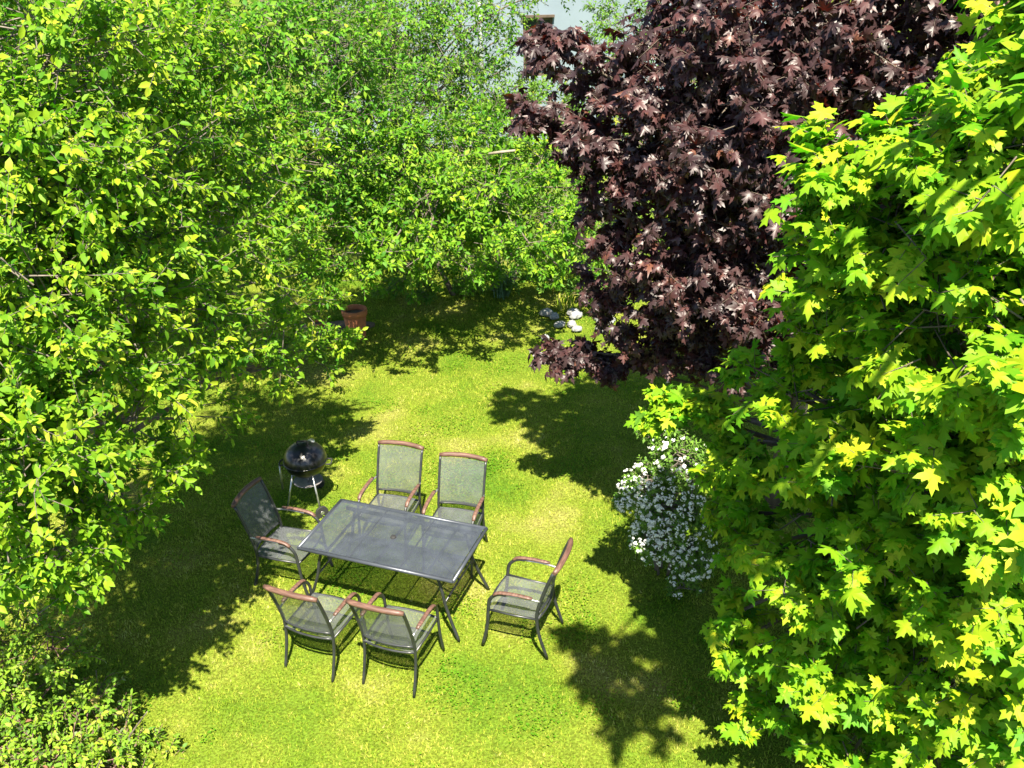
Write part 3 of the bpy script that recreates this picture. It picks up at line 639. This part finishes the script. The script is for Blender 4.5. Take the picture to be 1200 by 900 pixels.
def stone_mesh(seed):
    r = np.random.default_rng(seed); bm = bmesh.new(); bmesh.ops.create_icosphere(bm, subdivisions=2, radius=1.0)
    for v in bm.verts:
        n_ = Vector((r.normal(), r.normal(), r.normal())) * .05
        v.co = Vector((v.co.x, v.co.y, max(v.co.z * .55, -.25))) * (1 + .18 * math.sin(3 * v.co.x + seed) + .12 * math.sin(4 * v.co.y + 2 * seed)) + n_
    me = bpy.data.meshes.new('stone'); bm.to_mesh(me); bm.free(); me.materials.append(M['stone']); return me
sm = [stone_mesh(s) for s in range(4)]
for k in range(16):
    x, y = float(rng.uniform(.55, 1.75)), float(rng.uniform(13.6, 14.7))
    o = link('stone', sm[k % 4]); s = float(rng.uniform(.06, .13)); o.scale = (s, s * .8, s); o.rotation_euler.z = float(rng.uniform(0, 6)); o.location = (x, y, s * .18)
    tag(o, 'pale grey rounded stone in the small heap under the purple maple branch', 'stone', 'pale stones under the purple maple')

def pot(name, label, x, y, r, h, tilt=0.0):
    root = empty(name, (x, y, 0)); tag(root, label, 'plant pot'); root.rotation_euler.x = tilt
    MB().lathe([(0, 0), (r * .66, 0), (r * .70, .02), (r * .92, h * .8), (r * .92, h * .8), (r * .82, h * .8), (r * .6, .03)], 24).build('body', M['terracotta'], root)
    MB().lathe([(r * .925, h * .8), (r, h * .81), (r * 1.02, h * .9), (r, h), (r * .86, h), (r * .83, h * .8)], 24).build('rim', M['terracotta'], root)
    MB().lathe([(0, h * .86), (r * .84, h * .84)], 24).build('soil', M['soil'], root)
    return root
pot('terracotta_pot', 'large brown-orange terracotta pot standing on the grass under the fruit tree', -2.47, 13.85, .20, .50)
pot('terracotta_pot', 'small terracotta pot half hidden in leaves beside the large pot', -3.12, 14.1, .10, .18)
# bare soil around the pots
sb = MB(); pts = [(math.cos(a) * (.55 + .12 * math.sin(3 * a)), math.sin(a) * (.38 + .08 * math.sin(2 * a + 1)), .035 + .01 * math.sin(5 * a)) for a in np.linspace(0, 2 * math.pi, 28, endpoint=False)]
sb.add([(0, 0, .07)] + pts + [(x * 1.05, y * 1.05, -.05) for x, y, z in pts], [(0, k + 1, (k + 1) % 28 + 1) for k in range(28)] + [(k + 1, k + 29, (k + 1) % 28 + 29, (k + 1) % 28 + 1) for k in range(28)], True)
o = sb.build('flower_bed', M['soil']); o.location = (-2.85, 14.15, 0); tag(o, 'patch of bare brown soil around the terracotta pots', 'soil', kind='structure')
# pale sawn-off branch sticking out of the broad shrub
o = MB().tube([(-.20, .03, -.03), (-.05, -.01, .0), (.16, .02, .01)], [.018, .020, .017], 8).build('cut_branch', M['pale_wood'], rootD)
o.location = Vector(at(590, 178, 12.75)) - Vector(baseD); o['label'] = 'pale bare cut branch end'

# ------------------------------------------------------------------ house
HY = 27.0
house = empty('house', (0, HY, 0)); tag(house, 'pale blue-grey rendered house with brown window trim behind the trees', 'house')
def wall_with_holes(x0, x1, z0, z1, holes, thick=.3):
    mb = MB(); xsn = sorted({x0, x1} | {h[0] for h in holes} | {h[1] for h in holes}); zsn = sorted({z0, z1} | {h[2] for h in holes} | {h[3] for h in holes})
    for a, b in zip(xsn, xsn[1:]):
        for c, d in zip(zsn, zsn[1:]):
            if any(h[0] <= a and b <= h[1] and h[2] <= c and d <= h[3] for h in holes): continue
            mb.add([(a, 0, c), (b, 0, c), (b, 0, d), (a, 0, d)], [(0, 1, 2, 3)])
    for h in holes:
        a, b, c, d = h
        mb.add([(a, 0, c), (b, 0, c), (b, 0, d), (a, 0, d), (a, .16, c), (b, .16, c), (b, .16, d), (a, .16, d)], [(0, 1, 5, 4), (1, 2, 6, 5), (2, 3, 7, 6), (3, 0, 4, 7)])
    return mb
holes = [(.52, 1.32, 1.9, 3.42), (-3.6, -2.6, 1.6, 3.0), (4.2, 5.4, 1.6, 3.0)]
wb = wall_with_holes(-5.5, 8.0, 0, 6.0, holes)
wb.add([(-5.5, 0, 0), (-5.5, 9, 0), (-5.5, 9, 6), (-5.5, 0, 6), (8, 0, 0), (8, 9, 0), (8, 9, 6), (8, 0, 6)], [(0, 3, 2, 1), (4, 5, 6, 7), (1, 2, 6, 5)])
wb.build('wall', M['render_wall'], house)
rf = MB(); rf.add([(-6, -.6, 5.9), (8.5, -.6, 5.9), (8.5, 4.5, 9), (-6, 4.5, 9), (-6, 9.6, 5.9), (8.5, 9.6, 5.9), (-6, -.6, 5.75), (8.5, -.6, 5.75)], [(0, 1, 2, 3), (3, 2, 5, 4), (6, 7, 1, 0), (0, 3, 4), (1, 5, 2)])
rf.build('roof', M['roof_tile'], house)
for (a, b, c, d) in holes:
    wf = MB()
    for (cx, cz, sx, sz) in (((a + b) / 2, d - .035, b - a, .07), ((a + b) / 2, c + .035, b - a, .07), (a + .035, (c + d) / 2, .07, d - c - .14), (b - .035, (c + d) / 2, .07, d - c - .14), ((a + b) / 2, (c + d) / 2, .05, d - c - .14)):
        wf.box((cx, .10, cz), (sx, .06, sz))
    w_ = wf.build('window', M['trim'], house)
    MB().box(((a + b) / 2, .125, (c + d) / 2), (b - a - .1, .01, d - c - .1)).build('pane', M['glass'], w_)
    MB().box(((a + b) / 2, -.05, d + .04), (b - a + .1, .12, .06)).build('lintel', M['trim'], w_)
MB().tube([(-.63, -.07, .0), (-.63, -.07, 5.7)], .055, 10).build('downpipe', M['zinc'], house)

# ------------------------------------------------------------------ garden furniture
def uv_sheet(name, grid, mat, parent, thick=.004):
    """sheet over a grid of points with a weave UV in metres"""
    nr_, nc = len(grid), len(grid[0]); V = [tuple(p) for row in grid for p in row]
    F = [(i * nc + j, i * nc + j + 1, (i + 1) * nc + j + 1, (i + 1) * nc + j) for i in range(nr_ - 1) for j in range(nc - 1)]
    me = bpy.data.meshes.new(name); me.from_pydata(V, [], F); uv = me.uv_layers.new(name='weave')
    us = [[0.0] * nc for _ in range(nr_)]; vs = [[0.0] * nc for _ in range(nr_)]
    for i in range(nr_):
        for j in range(nc):
            if j: us[i][j] = us[i][j - 1] + (Vector(grid[i][j]) - Vector(grid[i][j - 1])).length
            if i: vs[i][j] = vs[i - 1][j] + (Vector(grid[i][j]) - Vector(grid[i - 1][j])).length
    for lp in me.loops:
        i, j = divmod(lp.vertex_index, nc); uv.data[lp.index].uv = (us[i][j], vs[i][j])
    me.polygons.foreach_set('use_smooth', [True] * len(F)); me.update(); me.materials.append(mat)
    return link(name, me, parent)

TL, TW, TH = 1.633, .881, .74
tbl = empty('garden_table', (-1.180, 7.445, 0), -.353); tag(tbl, 'rectangular grey metal mesh garden table with umbrella hole, ringed by chairs', 'table')
fr = MB(); rw = .034
fr.tube([(-TL / 2 + .015, -TW / 2 + .015, TH - .018), (TL / 2 - .015, -TW / 2 + .015, TH - .018)], .018, 8)
fr.tube([(-TL / 2 + .015, TW / 2 - .015, TH - .018), (TL / 2 - .015, TW / 2 - .015, TH - .018)], .018, 8)
fr.tube([(-TL / 2 + .0155, -TW / 2 + .015, TH - .0185), (-TL / 2 + .0155, TW / 2 - .015, TH - .0185)], .0182, 8)
fr.tube([(TL / 2 - .0155, -TW / 2 + .015, TH - .0185), (TL / 2 - .0155, TW / 2 - .015, TH - .0185)], .0182, 8)
fr.build('rim', M['table_steel'], tbl)
for k in range(3):
    a, b = -TL / 2 + .03 + k * (TL - .06) / 3, -TL / 2 + .03 + (k + 1) * (TL - .06) / 3
    gx = np.linspace(a + .004, b - .004, 9); gy = np.linspace(-TW / 2 + .03, TW / 2 - .03, 9)
    sheet = uv_sheet('top_panel', [[(x, y, TH - .006) for x in gx] for y in gy], M['tabletop'], tbl)
    MB().box(((a + b) / 2, 0, TH - .030), (.02, TW - .07, .02)).build('support_bar', M['steel'], sheet)
for k in (1, 2):
    x = -TL / 2 + .03 + k * (TL - .06) / 3
    MB().box((x, 0, TH - .009), (.012, TW - .06, .012)).build('seam_bar', M['table_steel'], tbl)
MB().lathe([(.0, .012), (.022, .012), (.028, .006), (.03, 0)], 16, (0, 0, TH - .004)).build('umbrella_hole_cap', M['rubber'], tbl)
for sy in (-1, 1):
    MB().box((0, sy * (TW / 2 - .07), TH - .06), (TL - .2, .022, .035)).build('apron', M['steel'], tbl)
    for sx in (-1, 1):
        MB().tube(smooth_path([(sx * .60, sy * .34, TH - .05), (sx * .645, sy * .345, .52), (sx * .672, sy * .352, .38), (sx * .735, sy * .37, .19), (sx * .812, sy * .392, .0)], 4), [.016] * 16 + [.014], 8).build('leg', M['steel'], tbl)
for sx in (-1, 1):
    MB().tube([(sx * .672, -.35, .385), (sx * .672, .35, .385)], .010, 8).build('stretcher', M['steel'], tbl)
    MB().tube([(sx * .672, 0, .385), (sx * .30, 0, TH - .03)], .009, 8).build('brace', M['steel'], tbl)

def make_chair():
    root = empty('garden_chair')
    for s in (-1, 1):
        xb = s * .247
        MB().tube(smooth_path([(xb, .0, 0), (xb, .075, .25), (xb, .095, .43), (xb, .075, .58), (s * .249, .0, .82), (s * .25, -.062, .985)], 4), .0135, 8, 1.25, (0, 1, 0)).build('rear_leg', M['steel'], root)
        MB().tube(smooth_path([(s * .262, .625, 0), (s * .262, .575, .22), (s * .262, .555, .43), (s * .264, .535, .56), (s * .266, .46, .635), (s * .267, .38, .648)], 4), .0135, 8, 1.25, (0, 1, 0)).build('front_leg', M['steel'], root)
        MB().tube(smooth_path([(s * .267, .39, .646), (s * .265, .20, .655), (s * .256, .06, .645)], 4), .010, 8).build('arm_bar', M['chrome'], root)
        MB().tube(smooth_path([(s * .268, .50, .622), (s * .268, .44, .660), (s * .268, .30, .675), (s * .267, .13, .672)], 4), [.014] + [.021] * 11 + [.016], 8, .6).build('armrest', M['wood'], root)
    # curved bars
    def bar(z, y, bow, hw=.247, r=.011, m='steel', name='seat_bar'):
        return MB().tube([(x, y - bow * (1 - (x / hw) ** 2), z) for x in np.linspace(-hw, hw, 9)], r, 8).build(name, M[m], root)
    bar(.425, .092, .035); bar(.495, .088, .035, name='back_bar'); bar(.43, .557, -.03, .262)
    for s in (-1, 1): MB().tube([(s * .250, .10, .432), (s * .258, .32, .428), (s * .262, .55, .438)], .011, 8).build('seat_rail', M['steel'], root)
    MB().tube([(x, -.072 - .03 * (1 - (x / .262) ** 2), .995 + .012 * (1 - (x / .262) ** 2)) for x in np.linspace(-.262, .262, 11)], [.020] + [.026] * 9 + [.020], 8, 1.0, (0, 0, 1)).build('top_rail', M['wood'], root)
    seat = [[(x, y, .438 - .022 * (1 - (x / .25) ** 2) * math.sin(math.pi * (y - .09) / .47)) for x in np.linspace(-.246, .246, 9)] for y in np.linspace(.075, .575, 9)]
    uv_sheet('seat_sling', seat, M['sling'], root)
    back = []
    for t in np.linspace(0, 1, 10):
        z = .50 + t * .475; y0 = np.interp(z, [.43, .58, .82, .985], [.095, .075, .0, -.062])
        back.append([(x, y0 - .035 * (1 - (x / .25) ** 2), z) for x in np.linspace(-.240, .240, 9)])
    uv_sheet('back_sling', back, M['sling'], root)
    return root
def copy_tree(o, parent=None):
    c = o.copy(); COL.objects.link(c)
    if parent is not None: c.parent = parent
    for ch in o.children: copy_tree(ch, c)
    return c
spots = [(-1.152, 6.188, -.348, 'mesh garden chair on the balcony side of the table, nearer the pulled-out chair'),
         (-1.891, 6.393, -.382, 'mesh garden chair on the balcony side of the table, nearer the bramble bush'),
         (.347, 6.774, 1.221, 'mesh garden chair turned sideways, pulled out from the table end toward the white-flowering shrub'),
         (-1.232, 8.669, 2.840, 'mesh garden chair on the broad-shrub side of the table, nearer the kettle grill'),
         (-.549, 8.392, 2.874, 'mesh garden chair on the broad-shrub side of the table, farther from the kettle grill'),
         (-2.595, 7.877, -1.869, 'mesh garden chair at the table end in dappled shade of the fruit tree')]
proto = make_chair()
for i, (x, y, a, lab) in enumerate(spots):
    o = proto if i == 0 else None
    if o is None: o = copy_tree(proto)
    o.location = (x, y, 0); o.rotation_euler = (0, 0, a); tag(o, lab, 'chair', 'garden chairs around the table')

# ------------------------------------------------------------------ kettle grill
g = empty('kettle_grill', (-2.36, 9.14, 0)); tag(g, 'black round kettle grill on thin metal legs standing in tree shade', 'grill')
R = .238; zc = .60
bowl = MB().lathe([(R * math.cos(a) * 1.0, zc - .20 * math.sin(a)) for a in np.linspace(0, math.pi / 2 * .97, 10)], 32).build('bowl', M['enamel'], g)
MB().lathe([(R + .001, zc - .012), (R + .012, zc - .006), (R + .012, zc + .004), (R + .001, zc + .006)], 32).build('bowl_rim', M['enamel'], bowl)
lid = MB().lathe([(R * 1.02 * math.cos(a), zc + .008 + .21 * math.sin(a)) for a in np.linspace(0, math.pi / 2 * .98, 12)], 32).build('lid', M['enamel'], g)
MB().tube(smooth_path([(-.055, -.02, zc + .205), (-.055, -.03, zc + .255), (.055, -.03, zc + .255), (.055, -.02, zc + .205)], 4), .009, 8).build('handle', M['rubber'], lid)
MB().lathe([(0, .02), (.035, .018), (.045, .006), (.045, 0)], 16, (.07, .09, zc + .184)).build('vent', M['chrome'], lid)
for k, a in enumerate((math.radians(-58), math.radians(-142), math.radians(85))):
    top = (.17 * math.cos(a), .17 * math.sin(a), zc - .10); ft = (.31 * math.cos(a), .31 * math.sin(a), .03 if k != 1 else .0)
    MB().tube([top, ft], .011, 8).build('leg', M['chrome'], g)
    if k != 1:
        t = Vector((math.cos(a), math.sin(a), 0)); wv = MB().tube([Vector((ft[0], ft[1], .075)) + t * .012, Vector((ft[0], ft[1], .075)) + t * .042], .075, 18).build('wheel', M['rubber'], g)
        MB().tube([Vector((ft[0], ft[1], .075)) + t * .040, Vector((ft[0], ft[1], .075)) + t * .047], .022, 12).build('hub', M['chrome'], wv)
MB().lathe([(0, zc - .30), (.12, zc - .295), (.165, zc - .275), (.168, zc - .272), (.12, zc - .288), (0, zc - .292)], 24).build('ash_catcher', M['ash'], g)
MB().tube([(0, 0, zc - .30), (0, 0, zc - .18)], .012, 8).build('ash_stem', M['chrome'], g)
for s in (-1, 1):
    MB().tube(smooth_path([(s * (R), -.06, zc - .03), (s * (R + .05), -.05, zc - .03), (s * (R + .05), .05, zc - .03), (s * R, .06, zc - .03)], 4), .009, 8).build('side_handle', M['rubber'], g)
tg = empty('grill_tongs', (-2.36 - R - .058, 9.12, .03)); tag(tg, 'metal grill tongs hanging from the kettle grill side handle', 'tongs')
for s in (-1, 1):
    MB().tube([(0, s * .006, .545), (0, s * .018, .38), (0, s * .012, .20)], [.006, .008, .010], 6).build('arm', M['chrome'], tg)
